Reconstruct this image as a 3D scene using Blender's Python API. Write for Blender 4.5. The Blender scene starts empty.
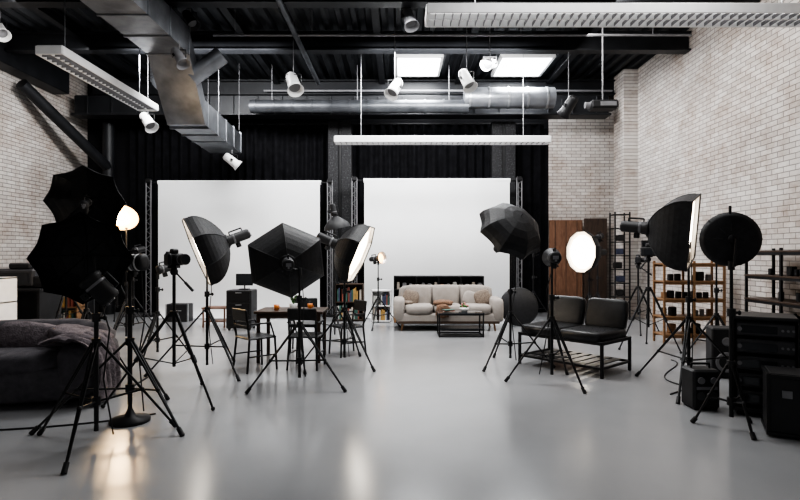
import bpy, math, random
from mathutils import Matrix, Vector
random.seed(7)
pi=math.pi
sc=bpy.context.scene
try: sc.view_settings.look='AgX - High Contrast'
except Exception as e: print('look',e)
# ---------------------------------------------------------------- materials
def mat(name,col,rough=0.5,metal=0.0,var=0.12,scale=8.0,bump=0.0,bscale=80.0,emit=None,estr=0.0,spec=0.5):
    m=bpy.data.materials.new(name); m.use_nodes=True
    nt=m.node_tree; N=nt.nodes; L=nt.links; p=N['Principled BSDF']
    tc=N.new('ShaderNodeTexCoord'); no=N.new('ShaderNodeTexNoise'); no.inputs['Scale'].default_value=scale; no.inputs['Detail'].default_value=4
    L.new(tc.outputs['Object'],no.inputs['Vector'])
    cr=N.new('ShaderNodeValToRGB'); c=Vector(col)
    a=[max(0,x*(1-var)) for x in c]; b=[min(1,x*(1+var)) for x in c]
    cr.color_ramp.elements[0].color=(*a,1); cr.color_ramp.elements[1].color=(*b,1)
    cr.color_ramp.elements[0].position=0.3; cr.color_ramp.elements[1].position=0.7
    L.new(no.outputs['Fac'],cr.inputs['Fac']); L.new(cr.outputs['Color'],p.inputs['Base Color'])
    p.inputs['Roughness'].default_value=rough; p.inputs['Metallic'].default_value=metal
    p.inputs['Specular IOR Level'].default_value=spec
    if bump>0:
        n2=N.new('ShaderNodeTexNoise'); n2.inputs['Scale'].default_value=bscale; n2.inputs['Detail'].default_value=5
        L.new(tc.outputs['Object'],n2.inputs['Vector'])
        bp=N.new('ShaderNodeBump'); bp.inputs['Strength'].default_value=bump; bp.inputs['Distance'].default_value=0.01
        L.new(n2.outputs['Fac'],bp.inputs['Height']); L.new(bp.outputs['Normal'],p.inputs['Normal'])
    if emit:
        p.inputs['Emission Color'].default_value=(*emit,1); p.inputs['Emission Strength'].default_value=estr
    return m
def brick_mat(name,axis,c1,c2,mortar,patch):
    m=bpy.data.materials.new(name); m.use_nodes=True
    nt=m.node_tree; N=nt.nodes; L=nt.links; p=N['Principled BSDF']
    g=N.new('ShaderNodeNewGeometry'); s=N.new('ShaderNodeSeparateXYZ'); cb=N.new('ShaderNodeCombineXYZ')
    L.new(g.outputs['Position'],s.inputs[0]); L.new(s.outputs[axis],cb.inputs[0]); L.new(s.outputs['Z'],cb.inputs[1])
    br=N.new('ShaderNodeTexBrick'); L.new(cb.outputs[0],br.inputs['Vector'])
    br.inputs['Scale'].default_value=1.0; br.inputs['Brick Width'].default_value=0.25; br.inputs['Row Height'].default_value=0.083
    br.inputs['Mortar Size'].default_value=0.007; br.inputs['Mortar Smooth'].default_value=0.4; br.inputs['Bias'].default_value=-0.15
    br.inputs['Color1'].default_value=(*c1,1); br.inputs['Color2'].default_value=(*c2,1); br.inputs['Mortar'].default_value=(*mortar,1)
    no=N.new('ShaderNodeTexNoise'); no.inputs['Scale'].default_value=1.3; no.inputs['Detail'].default_value=10; no.inputs['Roughness'].default_value=0.8
    L.new(g.outputs['Position'],no.inputs['Vector'])
    cr=N.new('ShaderNodeValToRGB'); cr.color_ramp.elements[0].position=0.45; cr.color_ramp.elements[1].position=0.66
    cr.color_ramp.elements[0].color=(0,0,0,1); cr.color_ramp.elements[1].color=(0.9,0.9,0.9,1)
    L.new(no.outputs['Fac'],cr.inputs['Fac'])
    mx=N.new('ShaderNodeMix'); mx.data_type='RGBA'; mx.blend_type='MULTIPLY'
    L.new(cr.outputs['Color'],mx.inputs['Factor']); L.new(br.outputs['Color'],mx.inputs[6]); mx.inputs[7].default_value=(*patch,1)
    L.new(mx.outputs[2],p.inputs['Base Color']); p.inputs['Roughness'].default_value=0.85
    bp=N.new('ShaderNodeBump'); bp.inputs['Strength'].default_value=0.9; bp.inputs['Distance'].default_value=0.015; bp.invert=True
    L.new(br.outputs['Fac'],bp.inputs['Height']); L.new(bp.outputs['Normal'],p.inputs['Normal'])
    return m
def speckle_mat():
    m=bpy.data.materials.new('speckled_black_plaster'); m.use_nodes=True
    nt=m.node_tree; N=nt.nodes; L=nt.links; p=N['Principled BSDF']
    g=N.new('ShaderNodeNewGeometry'); v=N.new('ShaderNodeTexNoise'); v.inputs['Scale'].default_value=26; v.inputs['Detail'].default_value=6; v.inputs['Roughness'].default_value=.8
    L.new(g.outputs['Position'],v.inputs['Vector'])
    cr=N.new('ShaderNodeValToRGB'); cr.color_ramp.elements[0].position=0.52; cr.color_ramp.elements[1].position=0.7
    cr.color_ramp.elements[0].color=(0.012,0.012,0.014,1); cr.color_ramp.elements[1].color=(0.12,0.12,0.13,1)
    L.new(v.outputs['Fac'],cr.inputs['Fac']); L.new(cr.outputs['Color'],p.inputs['Base Color']); p.inputs['Roughness'].default_value=.7
    return m
def wood_mat(name,c1,c2,sc_=(1,1,12)):
    m=bpy.data.materials.new(name); m.use_nodes=True
    nt=m.node_tree; N=nt.nodes; L=nt.links; p=N['Principled BSDF']
    tc=N.new('ShaderNodeTexCoord'); mp=N.new('ShaderNodeMapping'); mp.inputs['Scale'].default_value=sc_
    no=N.new('ShaderNodeTexNoise'); no.inputs['Scale'].default_value=6; no.inputs['Detail'].default_value=6; no.inputs['Distortion'].default_value=1.2
    L.new(tc.outputs['Object'],mp.inputs['Vector']); L.new(mp.outputs[0],no.inputs['Vector'])
    cr=N.new('ShaderNodeValToRGB'); cr.color_ramp.elements[0].position=.35; cr.color_ramp.elements[1].position=.65
    cr.color_ramp.elements[0].color=(*c1,1); cr.color_ramp.elements[1].color=(*c2,1)
    L.new(no.outputs['Fac'],cr.inputs['Fac']); L.new(cr.outputs['Color'],p.inputs['Base Color']); p.inputs['Roughness'].default_value=.5
    return m
def floor_mat():
    m=bpy.data.materials.new('epoxy_floor'); m.use_nodes=True
    nt=m.node_tree; N=nt.nodes; L=nt.links; p=N['Principled BSDF']
    g=N.new('ShaderNodeNewGeometry'); no=N.new('ShaderNodeTexNoise'); no.inputs['Scale'].default_value=0.7; no.inputs['Detail'].default_value=6
    L.new(g.outputs['Position'],no.inputs['Vector'])
    cr=N.new('ShaderNodeValToRGB'); cr.color_ramp.elements[0].position=.3; cr.color_ramp.elements[1].position=.75
    cr.color_ramp.elements[0].color=(.31,.315,.325,1); cr.color_ramp.elements[1].color=(.36,.365,.375,1)
    L.new(no.outputs['Fac'],cr.inputs['Fac']); L.new(cr.outputs['Color'],p.inputs['Base Color'])
    mr=N.new('ShaderNodeMapRange'); mr.inputs['To Min'].default_value=.15; mr.inputs['To Max'].default_value=.28
    L.new(no.outputs['Fac'],mr.inputs['Value']); L.new(mr.outputs[0],p.inputs['Roughness'])
    p.inputs['Specular IOR Level'].default_value=.85
    return m
BLK=mat('black_metal',(.016,.016,.0175),.4,.2,.2,spec=.5)
BLP=mat('black_plastic',(.022,.022,.024),.5,0,.2,spec=.45)
FAB=mat('black_fabric',(.019,.019,.021),.5,0,.3,20,.3,300,spec=.45)
GRY=mat('grey_plastic',(.2,.2,.21),.45)
DGR=mat('dark_grey_panel',(.06,.06,.065),.45)
STL=mat('brushed_steel',(.5,.51,.53),.3,.9,.1)
WHT=mat('white_enamel',(.8,.8,.8),.4,0,.04)
DIF=[mat('softbox_diffuser_centre',(.9,.9,.88),.6,0,.02,emit=(1,.93,.82),estr=14),mat('softbox_diffuser_middle',(.9,.9,.88),.6,0,.02,emit=(1,.87,.70),estr=6),mat('softbox_diffuser_rim',(.9,.9,.88),.6,0,.02,emit=(1,.78,.56),estr=2.5)]
DIF2=[mat('octabox_diffuser_centre',(.9,.9,.88),.6,0,.02,emit=(1,.95,.86),estr=24),mat('octabox_diffuser_middle',(.9,.9,.88),.6,0,.02,emit=(1,.89,.72),estr=10),mat('octabox_diffuser_rim',(.9,.9,.88),.6,0,.02,emit=(1,.78,.54),estr=3)]
DIFO=[mat('white_diffuser',(.8,.8,.8),.6,0,.02,emit=(1,.97,.92),estr=1.5)]*3
WARM=mat('warm_bulb_glass',(.9,.7,.4),.5,0,.02,emit=(1,.52,.17),estr=7)
WARMH=mat('warm_bulb_core',(.9,.8,.6),.5,0,.02,emit=(1,.78,.48),estr=40)
SKY=mat('skylight_glass',(.9,.95,1),.5,0,.02,emit=(.97,.985,1),estr=9)
TUBE=mat('fluorescent_tube',(.9,.9,.9),.5,0,.02,emit=(1,1,1),estr=1.6)
INN=mat('silver_lining',(.6,.6,.6),.3,.6,.1)
PAPER=mat('seamless_paper',(.86,.87,.88),.8,0,.02,1.5)
DUCT=mat('galvanised_duct',(.25,.26,.28),.4,.75,.3,3,.15,20)
DUCTD=mat('dark_duct',(.10,.105,.115),.4,.6,.3,3)
CEIL=mat('dark_ceiling_deck',(.024,.026,.030),.6,0,.3,2)
BEAM=mat('dark_steel_beam',(.017,.018,.021),.5,.1,.3,3)
CURT=mat('black_curtain',(.010,.010,.012),.9,0,.3,6,.2,120,spec=.15)
BLKW=mat('black_wall_paint',(.012,.012,.014),.8,0,.3,2,spec=.2)
LEA=mat('black_leather',(.015,.015,.016),.33,0,.3,14,.3,90,spec=.5)
BEI=mat('beige_upholstery',(.33,.30,.275),.9,0,.08,10,.3,200)
BEI2=mat('taupe_pillow',(.20,.16,.13),.9,0,.35,40,.3,200)
BRN=mat('brown_throw',(.2,.12,.08),.95,0,.3,30,.6,100)
GRS=mat('grey_sofa_fabric',(.11,.105,.115),.95,0,.2,12,.5,160,spec=.2)
THR=mat('mauve_throw',(.17,.15,.16),1,0,.3,22,.9,60,spec=.1)
WOODL=wood_mat('light_wood',(.20,.11,.055),(.30,.17,.085))
WOODD=wood_mat('dark_wood',(.04,.025,.016),(.075,.045,.03))
WOODR=wood_mat('red_brown_wood',(.15,.075,.045),(.23,.12,.075),(3,3,.6))
WOODR2=wood_mat('umber_wood',(.04,.026,.02),(.07,.045,.033),(3,3,.6))
LEAF=mat('plant_leaf',(.05,.16,.03),.5,0,.4)
PINK=mat('pink_flowers',(.5,.2,.2),.8,0,.4,20)
ORG=mat('orange_ceramic',(.6,.2,.05),.4)
GLA=mat('smoked_glass',(.03,.033,.038),.05,0,.05)
BK=[mat('book_%d'%i,c,.7) for i,c in enumerate([(.45,.4,.35),(.06,.07,.12),(.25,.08,.06),(.5,.5,.48),(.05,.12,.1),(.4,.25,.09)])]
BC=((.68,.645,.615),(.53,.485,.455),(.28,.26,.245),(.66,.56,.50))
BRS=brick_mat('whitewashed_brick_side','Y',*BC)
BRB=brick_mat('whitewashed_brick_back','X',*BC)
SPK=speckle_mat(); FLR=floor_mat()
# ---------------------------------------------------------------- mesh builder
def frame(origin,d,roll=0):
    z=Vector(d).normalized(); up=Vector((0,0,1))
    if abs(z.dot(up))>.99: up=Vector((0,1,0))
    x=up.cross(z).normalized(); y=z.cross(x)
    R=Matrix((x,y,z)).transposed().to_4x4()
    return Matrix.Translation(origin)@R@Matrix.Rotation(roll,4,'Z')
class Bd:
    def __init__(s,name,loc=(0,0,0),rz=0):
        s.n=name; s.loc=loc; s.rz=rz; s.v=[]; s.f=[]; s.mi=[]; s.sm=[]; s.m=[]; s.M=Matrix.Identity(4)
    def geo(s,vs,fs,m,smooth=False):
        if m not in s.m: s.m.append(m)
        k=s.m.index(m); o=len(s.v)
        s.v+= [tuple(s.M@Vector(v)) for v in vs]
        for f in fs: s.f.append([i+o for i in f]); s.mi.append(k); s.sm.append(smooth)
    def box(s,c,d,m,r=None,ch=None):
        hx,hy,hz=[q/2 for q in d]; ch=min(d)*.12 if ch is None else ch; ch=min(ch,min(d)*.45)
        S=[(a,b,e) for a in(-1,1) for b in(-1,1) for e in(-1,1)]
        vs=[];ix={}
        for (a,b,e) in S:
            for k in range(3):
                q=[a*(hx-ch),b*(hy-ch),e*(hz-ch)]; q[k]=(a,b,e)[k]*(hx,hy,hz)[k]; ix[(a,b,e,k)]=len(vs); vs.append(q)
        fs=[]
        for k in range(3):
            o=[j for j in range(3) if j!=k]
            for sg in(-1,1):
                lp=[]
                for (p,q) in((-1,-1),(1,-1),(1,1),(-1,1)):
                    t=[0,0,0]; t[k]=sg; t[o[0]]=p; t[o[1]]=q; lp.append(ix[(*t,k)])
                fs.append(lp)
            for p in(-1,1):
                for q in(-1,1):
                    t0=[0,0,0];t1=[0,0,0]; t0[k]=-1;t1[k]=1
                    for t in(t0,t1): t[o[0]]=p;t[o[1]]=q
                    fs.append([ix[(*t0,o[0])],ix[(*t1,o[0])],ix[(*t1,o[1])],ix[(*t0,o[1])]])
        for t in S: fs.append([ix[(*t,0)],ix[(*t,1)],ix[(*t,2)]])
        R=(r if r is not None else Matrix.Identity(4)); T=Matrix.Translation(c)@R
        s.geo([T@Vector(v) for v in vs],fs,m)
    def tube(s,a,b,r1,m,r2=None,n=10,cap=True):
        r2=r1 if r2 is None else r2; a=Vector(a);b=Vector(b); F=frame((0,0,0),b-a)
        vs=[]
        for (p,r) in((a,r1),(b,r2)):
            for i in range(n):
                t=2*pi*i/n; vs.append(p+(F@Vector((r*math.cos(t),r*math.sin(t),0))))
        fs=[[i,(i+1)%n,n+(i+1)%n,n+i] for i in range(n)]
        s.geo(vs,fs,m,True)
        if cap: s.geo(vs[:n],[list(range(n))],m); s.geo(vs[n:],[list(range(n))],m)
    def path(s,pts,r,m,n=8):
        for i in range(len(pts)-1): s.tube(pts[i],pts[i+1],r,m,n=n)
        for p in pts[1:-1]: s.ell(p,(r,r,r),m,n=8)
    def lathe(s,prof,m,n=24,cap=False,rot=0,flat=False):
        vs=[];fs=[]
        for (r,z) in prof:
            for i in range(n):
                t=2*pi*i/n+rot; vs.append((r*math.cos(t),r*math.sin(t),z))
        for j in range(len(prof)-1):
            for i in range(n):
                fs.append([j*n+i,j*n+(i+1)%n,(j+1)*n+(i+1)%n,(j+1)*n+i])
        if cap: fs.append(list(range(n))); fs.append([(len(prof)-1)*n+i for i in range(n)])
        s.geo(vs,fs,m,not flat)
    def ell(s,c,d,m,e=1.0,n=16,r=None,wob=0):
        vs=[];fs=[]; h=n//2
        def pw(x,e): return math.copysign(abs(x)**e,x)
        R=(r if r is not None else Matrix.Identity(4)); T=Matrix.Translation(c)@R
        for j in range(h+1):
            ph=-pi/2+pi*j/h
            for i in range(n):
                th=2*pi*i/n
                w=1+wob*(math.sin(th*5+j*1.7)*.5+math.sin(th*3-j*2.3)*.5)
                vs.append(T@Vector((d[0]*pw(math.cos(ph),e)*pw(math.cos(th),e)*w,d[1]*pw(math.cos(ph),e)*pw(math.sin(th),e)*w,d[2]*pw(math.sin(ph),e)*w)))
        for j in range(h):
            for i in range(n): fs.append([j*n+i,j*n+(i+1)%n,(j+1)*n+(i+1)%n,(j+1)*n+i])
        s.geo(vs,fs,m,True)
    def done(s):
        me=bpy.data.meshes.new(s.n); me.from_pydata(s.v,[],s.f)
        for m in s.m: me.materials.append(m)
        me.polygons.foreach_set('material_index',s.mi); me.polygons.foreach_set('use_smooth',s.sm)
        me.validate(); me.update()
        ob=bpy.data.objects.new(s.n,me); sc.collection.objects.link(ob)
        ob.location=s.loc; ob.rotation_euler=(0,0,s.rz)
        return ob
RX=lambda a:Matrix.Rotation(a,4,'X'); RY=lambda a:Matrix.Rotation(a,4,'Y'); RZ=lambda a:Matrix.Rotation(a,4,'Z')
# ---------------------------------------------------------------- room shell
XL,XR,YF,YB,H=-8.2,5.75,-3.5,14.0,6.0
def shell(n,c,d,m):
    b=Bd(n); b.box(c,d,m,ch=0.001); return b.done()
shell('floor',((XL+XR)/2,(YF+YB)/2,-.1),(XR-XL+.6,YB-YF+.6,.2),FLR)
b=Bd('wall_right'); b.box((XR+.15,(YF+YB)/2,H/2),(.3,YB-YF+.6,H),BRS,ch=.001); b.box((XR-.17,13.2,H/2),(.34,.6,H),BRS,ch=.004); b.done()
shell('wall_left',(XL-.15,(YF+YB)/2,H/2),(.3,YB-YF+.6,H),BRS)
b=Bd('wall_back'); b.box(((XL+3.9)/2,YB+.15,H/2),(3.9-XL,.3,H),BLKW,ch=.001); b.box(((XR+3.9)/2,YB+.15,H/2),(XR-3.9,.3,H),BRB,ch=.001); b.done()
b=Bd('wall_front'); W=XR-XL
b.box(((XL+XR)/2,YF-.15,.4),(W,.3,.8),BRB,ch=.001); b.box(((XL+XR)/2,YF-.15,5.7),(W,.3,.6),BRB,ch=.001)
for i in range(6): b.box((XL+.2+i*(W-.4)/5,YF-.15,3.1),(.4,.3,4.6),BRB,ch=.001)
b.done()
for i in range(5):
    x0=XL+.4+i*(W-.4)/5; x1=XL+i*(W-.4)/5+(W-.4)/5
    b=Bd('fill_window_%d'%(i+1))  # unseen windows behind the camera, added to admit world light as front fill
    for x in (x0+.03,(x0+x1)/2,x1-.03): b.box((x,YF-.15,3.1),(.06,.08,4.58),BLK)
    for z in (.84,2.3,3.8,5.36): b.box(((x0+x1)/2,YF-.15,z),(x1-x0,.07,.06),BLK)
    b.done()
b=Bd('ceiling')
prof=[]; x=XL
while x<XR: prof+=[(x,H),(x+.09,H),(x+.13,H+.08),(x+.24,H+.08)]; x+=.28
vs=[(p[0],YF,p[1]) for p in prof]+[(p[0],YB,p[1]) for p in prof]; n=len(prof)
b.geo(vs,[[i,i+1,n+i+1,n+i] for i in range(n-1)],CEIL); b.box(((XL+XR)/2,(YF+YB)/2,H+.16),(W+.6,YB-YF+.6,.12),CEIL,ch=.001); b.done()
def ibeam(b,p0,p1,h,w,m):
    p0=Vector(p0);p1=Vector(p1);c=(p0+p1)/2;L=(p1-p0).length
    ax=abs((p1-p0).x)>abs((p1-p0).y)
    D=lambda a,bb:(L,a,bb) if ax else (a,L,bb)
    b.box(c,D(w*.15,h),m,ch=.001); b.box(c+Vector((0,0,h/2)),D(w,h*.1),m,ch=.001); b.box(c-Vector((0,0,h/2)),D(w,h*.1),m,ch=.001)
b=Bd('steel_roof_beams')
for y in (3,6.0,8.6,10.6,13.5): ibeam(b,(XL+.42,y,5.72),(XR-.02,y,5.72),.34,.22,BEAM)
for x in (-6.4,-3.1,-.45,1.45,3.75): ibeam(b,(x,YF,5.9),(x,YB-.02,5.9),.16,.14,BEAM)
b.done()
b=Bd('rear_girder'); b.box(((XL+XR)/2-.2,13.15,5.15),(W-.9,.3,.5),BEAM,ch=.02); b.box(((XL+XR)/2-.2,13.05,4.9),(W-.9,.4,.05),BEAM,ch=.01)
for i in range(22): b.box((XL+.6+i*.59,12.98,5.15),(.03,.06,.44),BEAM,ch=.003)
b.done()
b=Bd('side_girder'); b.box((XL+.2,4.6,5.64),(.4,16.0,.7),BEAM,ch=.02)
b.done()
b=Bd('diagonal_wall_brace'); 
b.tube((XL+.25,11.2,5.1),(-7.4,13.55,3.7),.13,BEAM); b.tube((-7.4,13.55,0),(-7.4,13.55,4.85),.14,BEAM,n=12); b.done()
b=Bd('overhead_conduit_pipes')
CP=((8.0,5.45,.02),(9.7,5.5,.022),(13.32,5.6,.03))
for y,z,r in CP: b.tube((-3.4,y,z),(XR-.45,y,z),r,GRY)
for x in (-3.0,-1.6,.6,2.2,4.6):
    for y,z,r in CP[:2]: b.tube((x,y,z),(x,y,5.95),.006,GRY)
b.tube((-1.9,6.5,5.5),(-1.9,12.4,5.5),.05,DUCTD); b.done()
for i,(x0,x1) in enumerate(((-.05,.91),(2.3,3.4))):
    b=Bd('fill_window_%d'%(6+i))
    b.box(((x0+x1)/2,12.5,5.95),(x1-x0,1.2,.03),SKY,ch=.002)
    for x in(x0-.03,x1+.03): b.box((x,12.5,5.94),(.06,1.3,.1),WHT)
    for y in(11.87,13.13): b.box(((x0+x1)/2,y,5.94),(x1-x0+.12,.06,.1),WHT)
    b.done()
# ---------------------------------------------------------------- ducts
b=Bd('rectangular_air_duct')
def rduct(b,pts,w,h):
    secs=[]
    for i,p in enumerate(pts):
        secs.append([(p[0]-w/2,p[1],p[2]-h/2),(p[0]+w/2,p[1],p[2]-h/2),(p[0]+w/2,p[1],p[2]+h/2),(p[0]-w/2,p[1],p[2]+h/2)])
    vs=[v for s_ in secs for v in s_]; fs=[]
    for i in range(len(pts)-1):
        for k in range(4): fs.append([i*4+k,i*4+(k+1)%4,i*4+4+(k+1)%4,i*4+4+k])
    fs+=[[0,1,2,3],[len(vs)-4+k for k in range(4)]]
    b.geo(vs,fs,DUCT)
rduct(b,[(-4.0,5.5,5.2),(-4.0,9.2,5.2),(-4.05,10.1,4.2),(-4.15,12.7,4.15)],.72,.46)
for y,z in [(6.2+k*.75,5.2) for k in range(5)]+[(10.3+k*.6,4.18) for k in range(5)]:
    xx=-4.0 if z>5 else -4.06-(y-10.1)*.035
    for dz in(-.235,.235): b.box((xx,y,z+dz),(.76,.04,.03),DUCT)
    for dx in(-.365,.365): b.box((xx+dx,y,z),(.03,.04,.5),DUCT)
for y in(11,12.4): 
    for dx in(-.36,.36): b.tube((-4.1+dx,y,4.4),(-4.1+dx,y,5.95),.006,GRY)
b.tube((-3.75,9.6,4.7),(-3.2,9.6,5.1),.16,DUCT,n=16)
b.done()
b=Bd('round_air_duct'); Zp=4.98
b.tube((-3.5,12.5,Zp),(1.6,12.5,Zp),.15,DUCTD,n=20)
for i in range(12): b.tube((-3.4+i*.44,12.5,Zp),(-3.36+i*.44,12.5,Zp),.165,DUCTD,n=20)
b.tube((1.5,12.5,5.18),(3.6,12.5,5.18),.24,DUCT,n=24)
for i in range(5): b.tube((1.6+i*.45,12.5,5.18),(1.64+i*.45,12.5,5.18),.255,STL,n=24)
for x in(-3,-1,1.15): b.tube((x,12.5,5.0),(x,12.5,5.95),.01,GRY)
b.done()
b=Bd('flexible_duct_hose')
pts=[(-4.75,11.2,4.6),(-4.9,11.4,4.85),(-5.1,11.5,5.1),(-5.3,11.6,5.3),(-5.4,11.8,5.9)]
for i in range(len(pts)-1):
    a=Vector(pts[i]);c=Vector(pts[i+1])
    for k in range(8): b.tube(a.lerp(c,k/8),a.lerp(c,(k+.6)/8),.13,DUCT,r2=.115,n=12)
b.done()
# ---------------------------------------------------------------- linear light fixtures
def fixture(c,L,w,along_x,hang,rz=0):
    b=Bd('linear_ceiling_light',c,rz)
    M=Matrix.Identity(4) if along_x else RZ(pi/2)
    b.M=M
    b.box((0,0,.05),(L,w,.05),WHT,ch=.01)
    for y in(-w/2,w/2): b.box((0,y,0),(L,.025,.12),WHT,ch=.004)
    for x in(-L/2,L/2): b.box((x,0,0),(.03,w,.12),WHT,ch=.004)
    for y in(-w*.22,w*.22): b.tube((-L/2+.05,y,.0),(L/2-.05,y,.0),.014,TUBE)
    b.box((0,0,-.02),(L,.03,.06),WHT,ch=.003)
    k=int(L/.11)
    for i in range(1,k): b.box((-L/2+i*L/k,0,-.03),(.008,w-.03,.05),GRY,ch=.001)
    for x in(-L*.38,L*.38): b.tube((x,0,.07),(x,0,hang),.006,STL)
    b.done()
fixture((-5.0,9.1,4.42),3.0,.38,False,1.5)
fixture((.87,11.0,3.86),4.4,.28,True,2.1)
fixture((3.0,7.0,4.64),5.3,.42,True,1.3)
# ---------------------------------------------------------------- curtains, columns
b=Bd('black_studio_curtain'); nx=500; x0,x1=-7.0,3.75
vs=[];fs=[]
for j in range(2):
    for i in range(nx+1):
        x=x0+(x1-x0)*i/nx; vs.append((x,13.85+.05*math.sin(x*26+1.5*math.sin(x*3)),(.02,4.88)[j]))
fs=[[i,i+1,nx+2+i,nx+1+i] for i in range(nx)]; b.geo(vs,fs,CURT,True); b.tube((x0,13.85,4.9),(x1,13.85,4.9),.03,BLK); b.done()
for x in(-1.52,2.62):
    b=Bd('speckled_column'); b.box((x-.17,13.58,2.44),(.26,.24,4.87),SPK,ch=.01); b.box((x+.17,13.58,2.44),(.26,.24,4.87),SPK,ch=.01); b.box((x,13.6,2.44),(.12,.16,4.87),BLK,ch=.01)
    b.box((x,13.58,.06),(.66,.3,.12),SPK,ch=.01); b.done()
# ---------------------------------------------------------------- backdrops
def backdrop(xc,w,h,y):
    b=Bd('photo_backdrop',(xc,y,0))
    pr=[(0,h)]+[(0,h-(h-.25)*k/6) for k in range(1,7)]+[(-.25+.25*math.cos(a),.26-.25*math.sin(a)) for a in [pi/2*k/8 for k in range(1,9)]]+[(-.45,.01)]
    vs=[];fs=[];nw=30
    for (yy,z) in pr:
        for i in range(nw+1):
            x=-w/2+w*i/nw; rip=.012*math.sin(x*5)*(1 if z>.5 else 0); vs.append((x,yy+rip,z))
    for j in range(len(pr)-1):
        for i in range(nw): fs.append([j*(nw+1)+i,j*(nw+1)+i+1,(j+1)*(nw+1)+i+1,(j+1)*(nw+1)+i])
    b.geo(vs,fs,PAPER,True)
    b.tube((-w/2-.02,.06,h),(w/2+.02,.06,h),.055,PAPER,n=16); b.tube((-w/2-.33,.06,h),(w/2+.33,.06,h),.022,BLK)
    for sx in(-1,1):
        X=sx*(w/2+.24)
        for dx,dy in((-.06,0),(.06,0),(0,.1)): b.tube((X+dx,.02+dy,.02),(X+dx,.02+dy,h+.06),.014,GRY)
        for k in range(int(h/.22)):
            z=.12+k*.22; b.tube((X-.06,.02,z),(X+.06,.02,z+.11),.006,GRY,n=6); b.tube((X+.06,.02,z+.11),(X-.06,.02,z+.22),.006,GRY,n=6)
        b.box((X,.06,.02),(.34,.3,.04),BLK); b.box((X,.06,h+.04),(.12,.16,.1),BLK)
    b.done()
backdrop(-3.92,3.94,3.27,12.98)
backdrop(.9,3.54,3.32,12.98)
# ---------------------------------------------------------------- stand / head components
def stand(b,h,R=.6,hub=.75,a0=0,r=.017,legs=3):
    b.tube((0,0,.16),(0,0,min(h,1.0)),r,BLK,n=12)
    b.tube((0,0,min(h,1.0)),(0,0,h),r*.75,BLK,n=12)
    for z in (hub,hub*.42,min(h,1.0)): b.tube((0,0,z-.03),(0,0,z+.035),r*1.9,BLP,n=12)
    b.tube((0,0,min(h,1.0)),(.06,0,min(h,1.0)),.011,BLP); b.ell((.07,0,min(h,1.0)),(.016,.016,.022),BLP,n=8)
    b.tube((0,0,.1),(0,0,.18),r*1.1,BLP,r2=r*.8)
    for k in range(legs):
        t=a0+2*pi*k/legs; c,s_=math.cos(t),math.sin(t)
        P0=Vector((c*.03,s_*.03,hub)); P1=Vector((c*R,s_*R,.025))
        off=Vector((-s_,c,0))*.014
        b.tube(P0+off,P1,.010,BLK,n=8); b.tube(P0-off,P1,.010,BLK,n=8)
        mid=P0.lerp(P1,.55); b.tube((c*.03,s_*.03,hub*.42),mid,.009,BLK,n=8)
        b.ell(mid,(.02,.02,.02),BLP,n=8)
        b.tube(P0.lerp(P1,.95),P1+Vector((c*.02,s_*.02,-.02)),.019,BLP,n=8,r2=.021)
    b.tube((0,0,h-.05),(0,0,h+.03),r*1.5,BLP)
def strobe(b,M,L=.3,r=.065,ring=True):
    b.M=M
    b.lathe([(0,-L),(r*.85,-L),(r,-L+.02),(r,-.04),(r*1.12,-.03),(r*1.12,.0),(r*.6,.01),(0,.01)],BLP,n=20)
    b.lathe([(r*1.01,-L*.35),(r*1.04,-L*.33),(r*1.04,-L*.28),(r*1.01,-L*.26)],GRY,n=20)
    b.box((0,.0,-L-.006),(r*.9,r*.6,.01),GRY); b.tube((0,-r*.5,-L),(0,-r*.5,-L-.02),.012,GRY)
    b.box((0,-r-.03,-L*.4),(.05,.06,.06),BLP); b.tube((-.05,-r-.03,-L*.4),(.07,-r-.03,-L*.4),.01,BLP)
    b.tube((0,r+.035,-L*.75),(0,r+.035,-L*.2),.01,BLP); 
    for z in(-L*.75,-L*.2): b.tube((0,r-.01,z),(0,r+.035,z),.008,BLP)
    b.M=Matrix.Identity(4)
def softbox(b,M,R,depth,n,dif,rot=0,lip=.05,aspect=1.0):
    b.M=M@Matrix.Diagonal((1,aspect,1,1))
    r0=.09; K=8
    prof=[(r0+(R-r0)*math.sin(pi/2*(k/K))**.85,depth*(k/K)**1.15) for k in range(K+1)]
    prof+= [(R*1.005,depth+lip)]
    b.lathe(prof,FAB,n=n,rot=rot,flat=True)
    b.lathe([(p[0]*.985,p[1]+.004) for p in prof],INN,n=n,rot=rot,flat=True)
    b.lathe([(0,depth+.005),(R*.42,depth+.018)],dif[0],n=n,rot=rot); b.lathe([(R*.42,depth+.018),(R*.8,depth+.008)],dif[1],n=n,rot=rot); b.lathe([(R*.8,depth+.008),(R*.975,depth)],dif[2],n=n,rot=rot)
    for i in range(n):
        t=2*pi*i/n+rot; c,s_=math.cos(t),math.sin(t)
        for k in range(K): b.tube((prof[k][0]*c,prof[k][0]*s_,prof[k][1]),(prof[k+1][0]*c,prof[k+1][0]*s_,prof[k+1][1]),.006,BLP,n=6,cap=False)
        t2=t+2*pi/n; b.tube((R*c,R*s_,depth+lip),(R*math.cos(t2),R*math.sin(t2),depth+lip),.009,FAB,n=6,cap=False)
    b.lathe([(r0*.6,-.015),(r0*1.15,-.015),(r0*1.15,.02),(r0*.6,.02)],BLK,n=20)
    b.M=Matrix.Identity(4)
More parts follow.
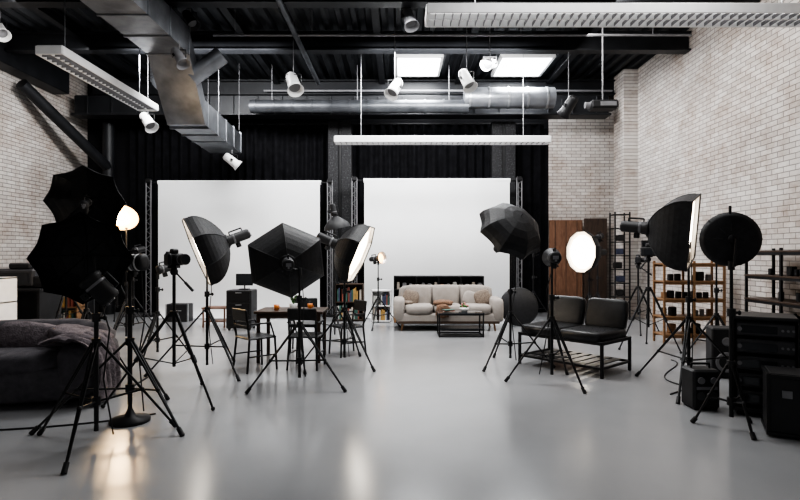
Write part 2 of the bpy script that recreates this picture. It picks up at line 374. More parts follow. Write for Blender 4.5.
def softlight(loc,h,d,R,depth,n,dif,Rl=.6,hub=.75,a0=0,rot=0,aspect=1,name='softbox_light_stand',off=(0,0,0),lip=.05):
    b=Bd(name,loc); stand(b,h,Rl,hub,a0)
    M=frame(Vector((0,0,h+.1))+Vector(off),d); M=M@Matrix.Translation((0,0,.12))
    if Vector(off).length>.05: b.tube((0,0,h),Vector((0,0,h+.05))+Vector(off),.014,BLK)
    strobe(b,M); softbox(b,M,R,depth,n,dif,rot,lip,aspect); 
    p=[Vector((0.02,0,h)),Vector((.05,.02,h*.7)),Vector((.03,-.03,h*.4)),Vector((.06,.04,.1))]
    b.path(p,.005,BLP,n=6); b.done()
def umbrella(b,M,R,n=8,depth=.28,shaft=.5):
    b.M=M; K=6; vs=[];fs=[]; seg=6
    for j in range(K+1):
        t=j/K
        for i in range(n*seg):
            a=2*pi*i/(n*seg); fr=(i%seg)/seg; sag=1-.13*math.sin(pi*fr)*t
            r=R*math.sin(t*pi/2*.98)*sag; z=depth*(1-math.cos(t*pi/2)) ; vs.append((r*math.cos(a),r*math.sin(a),z-.0))
    N_=n*seg
    for j in range(K):
        for i in range(N_): fs.append([j*N_+i,j*N_+(i+1)%N_,(j+1)*N_+(i+1)%N_,(j+1)*N_+i])
    b.geo(vs,fs,FAB,False)
    for i in range(n):
        a=2*pi*i/n
        q=[(R*math.sin(t/K*pi/2*.98)*math.cos(a),R*math.sin(t/K*pi/2*.98)*math.sin(a),depth*(1-math.cos(t/K*pi/2))+.006) for t in range(K+1)]
        for k in range(K): b.tube(q[k],q[k+1],.003,BLK,n=5,cap=False)
        b.tube((0,0,shaft*.45),(q[3][0],q[3][1],q[3][2]),.0025,BLK,n=5)
    b.tube((0,0,-.05),(0,0,shaft),.005,BLK,n=8); b.M=Matrix.Identity(4)
def umblight(loc,h,d,R,Rl=.6,hub=.8,a0=0,off=.45,**k):
    b=Bd('umbrella_light_stand',loc); stand(b,h,Rl,hub,a0)
    D=Vector(d).normalized(); c=Vector((0,0,h+.1))
    umbrella(b,frame(c+D*off,-D),R,**k)
    strobe(b,frame(c,D)@Matrix.Translation((0,-.02,.08)),.24,.055); b.done()
# ---- left cluster
umblight((-3.88,6.6,0),2.07,(-.25,.75,.25),.45,Rl=.46,a0=.5,off=.22)
b=Bd('umbrella_light_stand',(-2.42,4.25,0)); stand(b,1.2,.6,.8,-pi/2+.2)
umbrella(b,frame(Vector((-.25,.3,1.50)),(.30,-.75,-.1)),.38,depth=.24,shaft=.38)
b.tube((0,0,1.22),(-.05,.05,1.48),.012,BLK)
strobe(b,frame(Vector((0.0,0.0,1.26)),(-.5,-.2,.6))@Matrix.Translation((0,0,.08)),.24,.085)
b.path([(0,.02,1.2),(.09,.03,.9),(.03,.05,.5),(.12,.03,.06)],.006,BLP); b.done()
b=Bd('studio_strobe_stand',(-2.43,4.8,0)); stand(b,1.32,.72,.72,-.55,.02)
strobe(b,frame(Vector((0.0,0,1.43)),(1,-.15,.04))@Matrix.Translation((0,0,.14)),.3,.07)
b.M=frame(Vector((0,0,1.43)),(1,-.15,.04)); 
for z in(-.08,.02,.08): b.lathe([(.072,z),(.077,z),(.077,z+.015),(.072,z+.015)],WHT,n=20)
b.M=Matrix.Identity(4)
b.lathe([(0,.0),(.17,.0),(.17,.03),(.05,.05),(.02,.12)],BLP,n=24)
b.path([(.1,0,1.4),(.13,.0,.9),(.06,.04,.6),(.1,.05,.08)],.006,BLP); b.done()
def camera_body(b,M,s=1.0):
    b.M=M@Matrix.Scale(s,4)
    b.box((0,0,.0),(.15,.07,.10),BLP,ch=.012); b.box((0,0,.065),(.06,.06,.045),BLP,ch=.012)
    b.box((-.06,-.02,0),(.035,.075,.1),BLP,ch=.014)
    for (y0,y1,r) in((-.03,-.09,.037),(-.09,-.14,.042),(-.14,-.16,.045)): b.tube((.01,y0,0),(.01,y1,0),r,BLP,n=18)
    b.tube((.01,-.155,0),(.01,-.162,0),.036,GLA,n=18); b.tube((.01,-.1,0),(.01,-.108,0),.044,GRY,n=18)
    b.box((.0,.037,-.005),(.08,.006,.06),GLA); b.tube((-.055,0,.05),(-.055,0,.065),.015,GRY)
    b.M=Matrix.Identity(4)
def tripod(name,loc,h,R,a0,mon=False,camrot=0,cams=1.1,handle=(.22,-.1,-.18)):
    b=Bd(name,loc); 
    b.tube((0,0,.35),(0,0,h-.1),.017,BLK,n=12); b.tube((0,0,h*.62),(0,0,h*.66),.045,BLP,n=12)
    hub=h*.64
    for k in range(3):
        t=a0+2*pi*k/3; c,s_=math.cos(t),math.sin(t)
        P0=Vector((c*.04,s_*.04,hub)); P1=Vector((c*R,s_*R,.02)); m=P0.lerp(P1,.5)
        b.tube(P0,m,.018,BLK,r2=.016); b.tube(m,P1,.011,BLK); b.tube(P0.lerp(P1,.46),P0.lerp(P1,.53),.023,BLP); b.ell(P1,(.022,.022,.02),BLP,n=8)
        b.tube((0,0,.38),P0.lerp(P1,.48),.006,BLK)
    b.ell((0,0,h-.07),(.04,.04,.045),BLP); b.box((0,0,h-.02),(.09,.11,.03),BLK); b.tube((0,0,h-.06),Vector((0,0,h-.06))+Vector(handle),.009,BLK)
    b.tube(Vector((0,0,h-.06))+Vector(handle)*.6,Vector((0,0,h-.06))+Vector(handle),.015,BLP)
    camera_body(b,Matrix.Translation((0,0,h+.055))@RZ(camrot),cams)
    if mon:
        b.box((.02,.07,h+.17),(.2,.03,.13),BLP); b.box((.02,.052,h+.17),(.17,.004,.1),GLA); b.tube((0,.05,h+.08),(.02,.06,h+.13),.01,BLK)
    b.done()
tripod('camera_tripod',(-2.33,5.5,0),1.4,.64,-.6,camrot=.9,cams=1.25,handle=(.24,-.12,-.2))
softlight((-2.46,6.8,0),1.52,(-.88,-.40,-.38),.54,.34,8,DIF,Rl=.7,hub=.8,a0=-.7,off=(.33,.12,.1),rot=pi/8,aspect=.88)
# ---- centre
softlight((-1.15,6.1,0),1.32,(-.22,.9,.06),.50,.34,6,DIFO,Rl=.6,hub=.7,a0=-.45,rot=.42,aspect=.92,off=(-.13,0,-.02))
softlight((-.76,7.3,0),1.45,(.9,-.10,-.38),.5,.30,8,DIF,Rl=.6,hub=.75,a0=-.8,rot=pi/8,aspect=.86,off=(-.2,0,.14))
def dish(loc,h,d,R,lit,name,Rl=.45,a0=.3):
    b=Bd(name,loc); stand(b,h,Rl,.6,a0,.014); M=frame(Vector((0,0,h+.08)),d); strobe(b,M@Matrix.Translation((0,0,-.02)),.2,.05)
    b.M=M; b.lathe([(.05,0),(R*.6,R*.3),(R*.9,R*.6),(R,R*.9)],BLP,n=24); b.lathe([(.045,.01),(R*.57,R*.3+.01),(R*.87,R*.6+.01),(R*.98,R*.9)],INN,n=24)
    if lit: b.lathe([(0,R*.7),(R*.6,R*.6),(R*.7,R*.5)],lit,n=20)
    b.M=Matrix.Identity(4); b.done()
dish((-.45,11.0,0),1.35,(.75,-.6,.1),.13,WARM,'reflector_light_stand')
dish((-1.15,9.4,0),2.1,(.2,.1,-1),.24,None,'dome_light_stand',a0=.9)
b=Bd('reflector_light_stand',(-4.72,9.2,0)); stand(b,2.0,.5,.7,.4); 
b.M=frame(Vector((-.03,-.1,2.18)),(.25,-.75,-.7)); b.lathe([(.05,-.08),(.12,-.03),(.24,.05),(.28,.08)],BLP,n=28); b.lathe([(0,.11),(.1,.105),(.14,.1)],WARMH,n=28); b.lathe([(.14,.1),(.2,.09),(.27,.07)],WARM,n=28); strobe(b,b.M@Matrix.Translation((0,0,-.08)),.2); b.done()
# ---- right cluster
b=Bd('umbrella_light_stand',(1.5,7.25,0)); stand(b,1.72,.56,.7,-2.4)
umbrella(b,frame(Vector((.12,-.12,2.02)),(-.28,.55,-.5)),.48,depth=.34,shaft=.5)
strobe(b,frame(Vector((-.06,.1,1.72)),(.28,-.55,.5))@Matrix.Translation((0,0,-.02)),.22,.055); b.path([(.02,0,1.6),(.08,.0,1.1),(.02,.05,.7),(.1,.1,.05)],.006,BLP); b.done()
b=Bd('studio_strobe_stand',(1.78,6.25,0)); stand(b,1.42,.52,.75,-1.15,.018)
strobe(b,frame(Vector((.03,0,1.47)),(.1,.8,.0))@Matrix.Translation((0,0,.1)),.2,.07)
b.M=frame(Vector((.03,0,1.47)),(.1,.8,0)); b.lathe([(.07,.1),(.11,.22),(.115,.22),(.075,.09)],BLP,n=20); b.M=Matrix.Identity(4)
b.path([(.03,0,1.42),(-.06,.0,1.1),(-.02,.05,.7),(-.12,.1,.08)],.006,BLP); b.done()
softlight((3.8,10.7,0),1.42,(-1,-.45,.0),.42,.3,12,DIF2,Rl=.45,hub=.7,a0=.3,rot=pi/12,name='octabox_light_stand',off=(.22,.1,0.04))
tripod('camera_tripod',(3.96,8.5,0),1.5,.5,-.9,mon=True,camrot=2.6,cams=1.5,handle=(-.2,-.15,-.15))
softlight((3.22,5.95,0),1.62,(.80,-.54,-.10),.52,.4,4,DIF,Rl=.7,hub=.78,a0=-2.2,rot=pi/4+.2,aspect=1.0,off=(-.48,.20,.10))
b=Bd('reflector_light_stand',(2.87,4.62,0)); stand(b,1.42,.28,.55,-pi/2,.018)
b.M=frame(Vector((0.02,0.03,1.64)),(.4,1,-.02)); R=.24
b.lathe([(0,-.02),(.07,-.02),(.12,.0),(.2,.02),(R,.05),(R,.07)],FAB,n=32); b.lathe([(R*.98,.06),(0,.05)],DIFO[0],n=32)
for i in range(8):
    a=2*pi*i/8; b.tube((.07*math.cos(a),.07*math.sin(a),-.022),(R*math.cos(a),R*math.sin(a),.048),.004,BLP,n=6)
b.lathe([(0,-.05),(.03,-.05),(.035,-.02),(0,-.02)],BLP,n=16); b.M=Matrix.Identity(4)
b.tube((.0,-.04,1.4),(.02,-.04,1.64),.014,BLK); b.tube((.02,0.05,1.86),(.02,0.05,1.93),.012,BLP); b.done()
tripod('camera_tripod',(4.6,10.3,0),1.35,.45,.2,camrot=1,cams=1.2)
tripod('camera_tripod',(-6.2,9.9,0),1.3,.45,.6,camrot=-1)
tripod('camera_tripod',(-6.15,11.6,0),1.4,.45,.1,camrot=.3)
for p,h,a in (((-5.3,10.6,0),1.5,.2),((4.3,11.6,0),1.8,.6),((3.0,12.0,0),1.5,.1),((4.45,7.5,0),1.5,.9),((-3.5,7.7,0),1.2,.5)):
    b=Bd('light_stand',p); stand(b,h,.45,.65,a); strobe(b,frame(Vector((0,0,h+.08)),(-.6,-.6,-.2)),.22,.06)
    b.done()
# ---------------------------------------------------------------- hanging spotlights
def spot(x,y,z,d,m=WHT,s=1.0,top=5.9):
    b=Bd('ceiling_spotlight',(x,y,z)); b.tube((0,0,.16*s),(0,0,top-z),.008,GRY)
    M=frame((0,0,0),d); b.M=M@Matrix.Scale(s,4)
    b.lathe([(0,-.2),(.07,-.2),(.09,-.16),(.1,.1),(.13,.18),(.125,.18),(.09,.1),(0,.09)],m,n=20); b.lathe([(0,.1),(.088,.105)],GRY,n=20)
    for sx in(-1,1): b.box((sx*.12,0,-.02),(.012,.04,.06),BLK)
    b.M=Matrix.Identity(4)
    for sx in(-1,1): b.tube((sx*.12*s,0,0),(sx*.12*s,0,.14*s),.008,BLK)
    b.tube((-.12*s,0,.14*s),(.12*s,0,.14*s),.008,BLK); b.done()
spot(-2.0,10.0,4.72,(.3,-.5,-.75),s=1.2); spot(-.1,10.3,4.72,(-.4,-.5,-.8),s=1.1); spot(1.25,10.0,4.78,(.3,-.4,-.8),s=1.1); spot(1.72,10.2,5.15,(-.5,-.8,-.3))
spot(3.35,10.6,4.45,(-.3,.5,-.6),BLP,1.1); spot(-5.2,11.0,4.25,(.5,-.3,-.6),s=1.1); spot(-3.75,11.9,3.6,(.5,.2,-.4),WHT,1.0,3.85); spot(-3.6,8.7,4.72,(.4,-.2,-.6),GRY,.9,5.0)
spot(.15,8.8,5.4,(.2,-.3,-.7),GRY); spot(-7.2,9.6,5.55,(.5,-.3,-.6)); spot(-3.7,9.4,5.65,(.4,-.2,-.6),BLP,.9)
b=Bd('hanging_projector',(3.8,10.0,4.3)); b.box((0,0,0),(.5,.3,.16),BLP,ch=.03); b.tube((-.25,-.02,0),(-.34,-.02,0),.06,GRY,n=16); b.tube((0,0,.08),(0,0,1.65),.015,GRY); b.box((.05,-.155,0),(.3,.01,.08),GRY); b.done()
# ---------------------------------------------------------------- furniture
b=Bd('beige_sofa',(.96,10.9,0))
b.box((0,0,.25),(2.06,.8,.2),BEI,ch=.04)
for sx in(-1,1):
    b.ell((sx*.98,0,.4),(.12,.42,.24),BEI,.35); 
    for y in(-.33,.33): b.tube((sx*.9,y,.16),(sx*.93,y,0),.025,WOODL,r2=.016)
b.box((-1.06,-.0,.22),(.05,.8,.1),WOODL); b.box((0,-.4,.17),(2.0,.03,.05),WOODD)
for i in range(3): b.ell((-.58+i*.58,-.08,.42),(.29,.36,.09),BEI,.4); b.ell((-.58+i*.58,.28,.64),(.29,.12,.24),BEI,.45,r=RX(-.15))
b.ell((0,.38,.56),(1.0,.09,.31),BEI,.3)
b.ell((-.74,.1,.62),(.17,.07,.16),BEI2,.6,r=RX(-.3)@RY(.2)); b.ell((.74,.08,.62),(.17,.07,.16),BEI2,.6,r=RX(-.3)@RY(-.3)); b.ell((.5,.14,.6),(.16,.06,.15),BEI,.6,r=RX(-.3)@RY(.4))
b.ell((-.82,.02,.53),(.13,.2,.04),BEI2,.7); b.ell((-.1,-.2,.54),(.2,.2,.06),BRN,.7,wob=.12); b.ell((-.12,-.44,.4),(.14,.04,.13),BRN,.7,wob=.15); b.done()
b=Bd('glass_coffee_table',(1.12,9.95,0))
b.box((0,0,.43),(.84,.5,.02),GLA); b.box((0,0,.15),(.8,.46,.015),GLA)
for sx in(-.4,.4):
    for sy in(-.23,.23): b.box((sx,sy,.22),(.025,.025,.44),BLK)
for sy in(-.23,.23): b.box((0,sy,.02),(.8,.025,.025),BLK); b.box((0,sy,.41),(.8,.025,.025),BLK)
for sx in(-.4,.4): b.box((sx,0,.02),(.025,.46,.025),BLK); b.box((sx,0,.41),(.025,.46,.025),BLK)
b.done()
b=Bd('flower_bowl',(1.2,9.95,.442)); b.lathe([(0,0),(.05,0),(.08,.04),(.09,.07),(.08,.07),(0,.05)],WHT,n=20)
for i in range(16):
    a=random.random()*6.28; r=random.random()*.08; b.ell((r*math.cos(a),r*math.sin(a),.09+random.random()*.06),(.025,.025,.022),PINK if i%2 else LEAF,n=8)
b.done()
b=Bd('magazine_stack',(.9,9.9,.442)); 
for i in range(3): b.box((0,0,.008+i*.016),(.2,.15,.014),BK[(i*2)%6],r=RZ(i*.2))
b.done()
b=Bd('black_media_console',(.86,12.0,0)); w=2.0
b.box((0,0,1.02),(w,.4,.03),BLK); b.box((0,0,.72),(w,.4,.03),BLK); b.box((0,.19,.5),(w,.02,1.0),BLK); b.box((0,0,.05),(w,.4,.06),BLK); b.box((0,0,.4),(w,.4,.03),BLK)
for x in(-1,-.5,0,.5,1): b.box((x*w/2*.985,0,.52),(.03,.4,1.0),BLK)
for i in range(14):
    x=-.9+i*.14; 
    if i%4==3: b.tube((x,-.08,.735),(x,-.08,.85),.035,WHT if i%8==3 else ORG)
    else: b.box((x,-.08,.735+.08),(.06+.03*(i%2),.12,.16-.03*(i%3)),BK[i%6] if i%3==0 else GRY)
b.done()
def bookshelf(name,loc,w,h,d,m,rows,rz=0,fill=.8,back=True,pal=None,backm=None):
    b=Bd(name,loc,rz); pal=pal or BK
    for sx in(-1,1): b.box((sx*(w/2-.015),0,h/2),(.03,d,h),m)
    for i in range(rows+1): b.box((0,0,.03+(h-.045)*i/rows),(w,d,.025),m)
    if back: b.box((0,d/2-.01,h/2),(w,.01,h),backm or m)
    for i in range(rows):
        z=.03+(h-.045)*i/rows+.0125; x=-w/2+.05; hh=(h/rows)*.78
        while x<w/2-.08:
            bw=random.uniform(.02,.05)
            if random.random()<fill: q=hh*random.uniform(.65,1); b.box((x+bw/2,-.02,z+q/2),(bw*.92,d*.7,q),random.choice(pal),ch=.002)
            x+=bw
    b.done()
bookshelf('low_bookshelf',(-.42,12.0,0),.45,.72,.3,WHT,2)
bookshelf('low_bookshelf',(-1.15,12.2,0),.65,.85,.3,WOODD,2)
b=Bd('black_drawer_cabinet',(-3.2,10.8,0)); b.box((0,0,.42),(.5,.45,.76),BLP,ch=.015)
for i in range(3): b.box((0,-.23,.2+i*.24),(.44,.012,.21),BLK); b.box((0,-.245,.27+i*.24),(.12,.012,.015),STL)
for sx in(-.2,.2):
    for sy in(-.17,.17): b.tube((sx,sy,0),(sx,sy,.05),.025,BLP)
b.done()
b=Bd('desktop_monitor',(-3.15,10.8,.802)); b.box((0,0,.01),(.18,.16,.02),BLP); b.tube((0,.02,.02),(0,.02,.15),.015,BLP); b.box((0,0,.2),(.34,.03,.24),BLP); b.box((0,-.017,.2),(.31,.004,.21),GLA); b.done()
b=Bd('wooden_side_table',(-3.85,11.2,0)); b.box((0,0,.4),(.5,.4,.03),WOODR)
for sx in(-.22,.22):
    for sy in(-.17,.17): b.box((sx,sy,.19),(.03,.03,.39),WOODR)
b.box((0,0,.12),(.44,.34,.02),WOODR); b.done()
b=Bd('dining_table',(-1.55,7.7,0)); b.box((0,0,.70),(.95,.65,.035),WOODD); b.box((0,-.28,.65),(.85,.02,.06),WOODD); b.box((0,.28,.65),(.85,.02,.06),WOODD)
for sx in(-.42,.42):
    for sy in(-.28,.28): b.box((sx,sy,.34),(.045,.045,.68),WOODD)
b.done()
def chair(x,y,rz):
    b=Bd('dining_chair',(x,y,0),rz)
    b.box((0,0,.43),(.4,.4,.03),LEA,ch=.012)
    for sx in(-.18,.18):
        b.tube((sx,-.18,.42),(sx*1.1,-.2,0),.014,BLK); b.tube((sx,.18,.42),(sx*1.1,.22,0),.014,BLK); b.tube((sx,.18,.42),(sx,.23,.8),.014,BLK)
        b.tube((sx*1.05,-.19,.2),(sx*1.05,.2,.2),.009,BLK)
        b.path([(sx*1.1,.2,.62),(sx*1.15,-.1,.62),(sx*1.05,-.17,.43)],.01,BLK)
    b.box((0,.225,.73),(.38,.025,.16),LEA,r=RX(-.1),ch=.01); b.box((0,.21,.58),(.36,.018,.04),BLK); b.done()
chair(-1.9,7.02,pi*.5+.75); chair(-1.5,8.35,0.1); chair(-.8,8.05,-1.0); chair(-1.25,7.14,pi-.1)
b=Bd('potted_plant',(-1.52,7.6,.7185)); b.lathe([(0,0),(.045,0),(.06,.09),(.055,.09),(0,.08)],WHT,n=20)
for i in range(18):
    a=i*2.4; r=.03+.06*random.random(); z=.12+.12*random.random()
    b.tube((0,0,.08),(r*math.cos(a)*.7,r*math.sin(a)*.7,z),.003,LEAF,n=5); b.ell((r*math.cos(a),r*math.sin(a),z+.01),(.03,.014,.01),LEAF,n=8,r=RZ(a)@RY(-.5))
b.done()
for x,y in((-1.75,7.55),(-1.3,7.7)):
    b=Bd('orange_cup',(x,y,.7185)); b.lathe([(0,0),(.03,0),(.038,.08),(.034,.08),(.028,.01),(0,.01)],ORG,n=16); b.tube((.036,0,.06),(.055,0,.04),.005,ORG,n=6); b.tube((.055,0,.04),(.034,0,.02),.005,ORG,n=6); b.done()
b=Bd('leather_bench_seat',(2.32,7.15,0),-.85)
for sx in(-.6,.6):
    for sy in(-.36,.36): b.box((sx,sy,.22),(.035,.035,.44),BLK)
    b.box((sx,0,.42),(.035,.75,.04),BLK); b.box((sx,0,.12),(.03,.72,.03),BLK)
for sy in(-.36,.36): b.box((0,sy,.42),(1.22,.035,.04),BLK); b.box((0,sy,.12),(1.22,.03,.03),BLK)
for i in range(7): b.box((-.45+i*.15,0,.41),(.05,.72,.015),BLK)
for i in range(7): b.box((-.45+i*.15,0,.13),(.1,.70,.012),BLK)
for i in(-1,1):
    b.ell((i*.3,-.02,.49),(.295,.38,.06),LEA,.25); b.ell((i*.3,.33,.71),(.285,.055,.21),LEA,.3,r=RX(-.25))
    for u in range(3):
        for v in range(3):
            b.ell((i*.3-.17+u*.17,-.24+v*.2,.548),(.012,.012,.005),BLP,n=8)
    b.tube((i*.3,.38,.42),(i*.3,.44,.8),.014,BLK)
b.done()
# grey armchair with throw
AX,AY,AR=-3.98,5.6,.2
b=Bd('grey_fabric_armchair',(AX,AY,0),AR)
b.ell((0,0,.22),(.82,.5,.19),GRS,.35,n=28); b.ell((0,-.08,.42),(.6,.42,.12),GRS,.5,n=24,wob=.02)
b.ell((0,.36,.5),(.78,.19,.28),GRS,.5,n=28,r=RX(-.15),wob=.03)
for sx in(-1,1): b.ell((sx*.68,-.05,.37),(.2,.47,.24),GRS,.5,n=24,wob=.03)
for sx in(-.55,.55):
    for sy in(-.36,.36): b.tube((sx,sy,.08),(sx,sy,0),.03,BLP)
b.ell((.1,.1,.6),(.4,.14,.17),THR,.7,n=24,r=RX(-.35)@RY(.15),wob=.06)
b.ell((.55,.1,.62),(.3,.3,.09),THR,.7,n=24,r=RY(.25),wob=.07)
nx,ny=40,30; vs=[]
for j in range(ny+1):
    for i in range(nx+1):
        u=i/nx; v=j/ny; y=-.54+v*.6
        s_=u*1.15
        if s_<.25: x=.38+s_; z=.63+.03*math.sin(s_*12)
        elif s_<.6: a=(s_-.25)/.35*pi/2; x=.63+.29*math.sin(a); z=.38+.28*math.cos(a)
        else: x=.93+.05*(s_-.6); z=.38-(s_-.6)*.6
        k=.02*math.sin(v*26+u*5)+.012*math.sin(v*49+u*13); vs.append((x+k*(1 if s_>.35 else .3),y+.02*math.sin(u*9),z+k*(1 if s_<.45 else .2)))
b.geo(vs,[[j*(nx+1)+i,j*(nx+1)+i+1,(j+1)*(nx+1)+i+1,(j+1)*(nx+1)+i] for j in range(ny) for i in range(nx)],THR,True); b.done()
# left background
bookshelf('white_storage_shelf',(-6.5,8.2,0),.95,1.16,.4,WHT,3,fill=.85,pal=[GRY,DGR,BLP,BK[3],GRY],backm=DGR)
b=Bd('black_equipment_desk',(-7.3,10.2,0)); b.box((0,0,.85),(1.3,.7,.05),BLP); b.box((-.6,0,.42),(.05,.65,.84),BLP); b.box((.6,0,.42),(.05,.65,.84),BLP); b.box((0,.3,.42),(1.2,.03,.8),BLP); b.box((-.1,.05,1.06),(1.0,.4,.36),DGR); b.box((-.1,-.16,1.06),(.8,.01,.22),GLA); b.box((.48,0,.99),(.2,.3,.22),BLP,ch=.02); b.box((.1,.02,1.29),(.4,.3,.1),BLP,ch=.02); b.done()
bookshelf('wooden_shelf_unit',(-7.05,11.3,0),.6,1.15,.3,WOODL,3,fill=.4,back=False)
for p,s in (((-5.0,12.1,0),.5),((-7.5,12.4,0),.6)):
    b=Bd('black_equipment_case',p); b.box((0,0,s*.4),(s,s*.6,s*.8),BLP,ch=.02)
    for sx in(-1,1):
        for sy in(-1,1): b.box((sx*s*.48,sy*s*.28,s*.4),(.03,.03,s*.8),STL)
    b.tube((-.1,-s*.32,s*.5),(.1,-s*.32,s*.5),.012,STL); b.done()
# right background
b=Bd('wood_partition_panel',(0,0,0)); b.box((4.28,13.78,1.2),(.86,.06,2.4),WOODR); b.box((5.02,13.7,1.22),(.58,.06,2.44),WOODR2)
for x in(4.0,4.28,4.56): b.box((x,13.745,1.2),(.012,.012,2.38),WOODR2)
for x in(3.9,4.7): b.box((x,13.7,.02),(.06,.4,.04),BLK)
b.done()
b=Bd('black_ladder_shelf',(5.15,12.5,0))
for sx in(-.17,.17):
    for sy in(-.15,.15): b.box((sx,sy,1.25),(.03,.03,2.5),BLK)
for i in range(8): b.box((0,0,.2+i*.32),(.36,.33,.02),BLK); 
for i in range(6): b.box((-.05+.03*(i%3),0,.3+i*.32),(.15,.2,.14),BLP if i%2 else BK[1])
b.done()
def openshelf(name,loc,w,h,d,rows,rz,frame_m,shelf_m):
    b=Bd(name,loc,rz)
    for sx in(-1,0,1):
        for sy in(-1,1): b.box((sx*(w/2-.02),sy*(d/2-.02),h/2),(.035,.035,h),frame_m)
    for i in range(rows):
        z=.15+(h-.2)*i/(rows-1); b.box((0,0,z),(w,d,.025),shelf_m)
        for sy in(-1,1): b.box((0,sy*(d/2-.02),z-.03),(w,.02,.04),frame_m)
        x=-w/2+.1
        while x<w/2-.12 and i<rows-1:
            k=random.random(); s_=random.uniform(.06,.12)
            if k<.5: b.box((x,0,z+.0125+s_*.7),(s_,s_,s_*1.4),random.choice([BLP,BLK,GRY,BLP,WOODL]))
            elif k<.75: b.tube((x,0,z+.012),(x,0,z+.012+s_*1.3),s_*.4,random.choice([GRY,BLP,BLP]),n=14)
            x+=s_+.04
    b.done()
openshelf('wooden_storage_rack',(4.95,9.15,0),1.05,1.4,.4,5,0,WOODL,WOODL)
openshelf('metal_shelving_unit',(5.42,7.3,0),1.5,1.6,.45,5,pi/2,BLK,WOODD)
openshelf('metal_shelving_unit',(5.45,5.4,0),1.6,1.5,.45,5,pi/2,BLK,WOODD)
b=Bd('equipment_rack_case',(3.48,5.1,0),-.55); w,d,h=.54,.5,.93
for sx in(-1,1): b.box((sx*(w/2-.015),0,h/2+.02),(.03,d,h-.04),BLP)
b.box((0,0,h-.015),(w,d,.03),BLP); b.box((0,0,.06),(w,d,.04),BLP); b.box((0,d/2-.01,h/2),(w,.02,h-.1),BLP)
for sx in(-1,1):
    for sy in(-1,1): b.tube((sx*.2,sy*.18,0),(sx*.2,sy*.18,.05),.025,BLP); b.box((sx*(w/2-.005),sy*(d/2-.005),h/2+.02),(.025,.025,h-.04),BLK)
for i in range(5):
    z=.17+i*.16; b.box((0,-.02,z),(w-.07,d-.08,.13),DGR); b.box((-.05,-d/2+.015,z),(.28,.012,.07),GLA)
    for k in range(3): b.tube((.13+k*.04,-d/2+.03,z),(.13+k*.04,-d/2+.005,z),.011,GRY)
    b.tube((-.2,-d/2+.02,z),(-.2,-d/2+.005,z),.02,GRY)
b.done()
b=Bd('power_pack',(2.97,5.26,0)); b.box((-.01,0,.2),(.26,.24,.38),BLP,ch=.02)
for k in range(2): b.tube((-.07+k*.12,-.115,.29),(-.07+k*.12,-.14,.29),.032,GRY,n=16); b.tube((-.07+k*.12,-.115,.14),(-.07+k*.12,-.13,.14),.04,DGR,n=16)
b.box((-.01,-.122,.215),(.2,.006,.03),GRY); b.tube((-.1,0,.39),(-.1,0,.43),.01,BLK); b.tube((.08,0,.39),(.08,0,.43),.01,BLK); b.tube((-.1,0,.43),(.08,0,.43),.012,BLP); b.box((-.01,0,.006),(.22,.2,.012),BLP); b.done()
b=Bd('black_equipment_case',(3.43,4.43,0),-.5); b.box((0,0,.27),(.66,.4,.5),BLP,ch=.02)
for z in(.03,.5): b.box((0,0,z),(.68,.42,.03),BLK)
for sx in(-1,1): b.box((sx*.325,-.19,.27),(.03,.03,.5),BLK); b.box((sx*.2,-.205,.36),(.07,.012,.06),GRY)
for sx in(-.28,.28):
    for sy in(-.15,.15): b.tube((sx,sy,0),(sx,sy,.03),.02,BLP)
b.done()
for p in((4.0,6.6,0),(4.4,6.3,0)):
    b=Bd('loudspeaker',p,-.3); b.box((0,0,.31),(.32,.3,.6),BLP,ch=.015)
    b.M=Matrix.Translation((0,-.152,.2))@RX(pi/2); b.lathe([(.12,0),(.125,.01),(.1,.006),(.04,-.02),(0,-.01)],GRY,n=24); b.M=Matrix.Translation((0,-.152,.45))@RX(pi/2); b.lathe([(.05,0),(.055,.01),(.03,.0),(0,.005)],GRY,n=20); b.M=Matrix.Identity(4)
    b.box((0,0,.006),(.28,.26,.012),BLP); b.done()
b=Bd('round_reflector_bag',(2.5,11.2,0)); b.M=Matrix.Translation((0,0,.42))@RX(pi/2-.15); b.lathe([(0,-.02),(.38,-.02),(.41,0),(.38,.02),(0,.02)],FAB,n=32); b.M=Matrix.Identity(4); b.done()
b=Bd('floor_power_cable')
for (x0,y0,x1,y1) in((-2.3,4.9,-4.5,4.4),(2.9,5.6,3.8,7.5)):
    pts=[]
    for k in range(24):
        t=k/23; pts.append((x0+(x1-x0)*t+.15*math.sin(t*9),y0+(y1-y0)*t+.12*math.cos(t*7),.008))
    b.path(pts,.007,BLP,n=6)
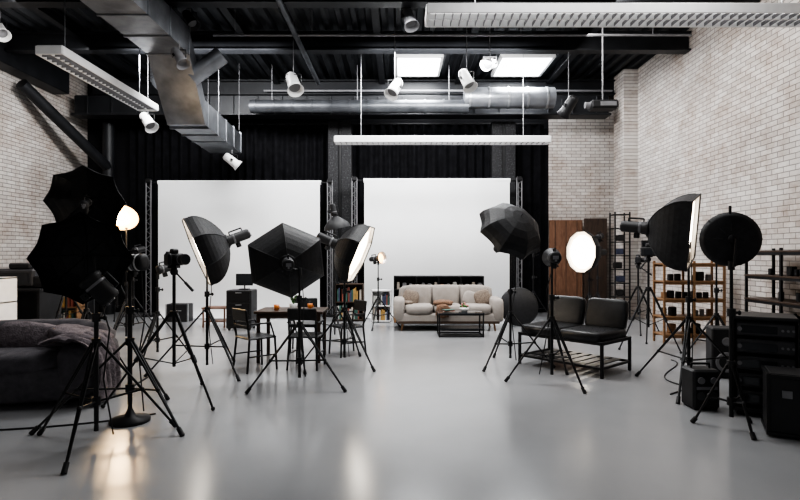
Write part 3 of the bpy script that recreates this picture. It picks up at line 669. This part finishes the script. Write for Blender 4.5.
b.done()
# ---------------------------------------------------------------- lights
def area(n,loc,rot,sx,sy,w,col=(1,1,1)):
    l=bpy.data.lights.new(n,'AREA'); l.shape='RECTANGLE'; l.size=sx; l.size_y=sy; l.energy=w; l.color=col
    o=bpy.data.objects.new(n,l); o.location=loc; o.rotation_euler=rot; sc.collection.objects.link(o); return o
area('overhead_fill',(-3.2,5.8,5.4),(0,0,0),3,1.2,65)  # unseen overhead lights, added as ambient fill; no fixture modelled
area('overhead_fill',(2.4,5.8,5.4),(0,0,0),3,1.2,65)
area('overhead_fill',(-.3,8.0,5.4),(0,0,0),4,.9,240)
area('skylight_lamp',(.43,12.5,5.9),(0,0,0),.9,1.1,120,(.97,.985,1)); area('skylight_lamp',(2.85,12.5,5.9),(0,0,0),.9,1.1,120,(.97,.985,1))
area('backdrop_fill',(-3.9,10.2,5.3),(math.radians(50),0,0),3,.5,230)  # added light without a fixture, brightens the backdrop paper
area('backdrop_fill',(.9,10.2,5.3),(math.radians(50),0,0),3,.5,230)
area('wall_fill',(3.4,8.2,5.5),(0,math.radians(-50),0),.6,4,80,(1,.98,.955))  # fixtureless light, added to lift the side brick walls
area('wall_fill',(-6.0,8.6,5.4),(0,math.radians(50),0),.6,4,65,(1,.98,.955))
l=bpy.data.lights.new('warm_bulb_lamp','POINT'); l.energy=40; l.color=(1,.68,.36); l.shadow_soft_size=.12
o=bpy.data.objects.new('warm_bulb_lamp',l); o.location=(-4.66,8.85,2.0); sc.collection.objects.link(o)
w=bpy.data.worlds.new('daylight'); sc.world=w; w.use_nodes=True
w.node_tree.nodes['Background'].inputs[0].default_value=(.95,.97,1,1); w.node_tree.nodes['Background'].inputs[1].default_value=.68
# ---------------------------------------------------------------- camera
cd=bpy.data.cameras.new('camera'); cd.sensor_width=36; cd.lens=24; cd.shift_y=.00625; cd.clip_end=100
co=bpy.data.objects.new('camera',cd); co.location=(0,0,1.5); co.rotation_euler=(pi/2,0,0); sc.collection.objects.link(co); sc.camera=co
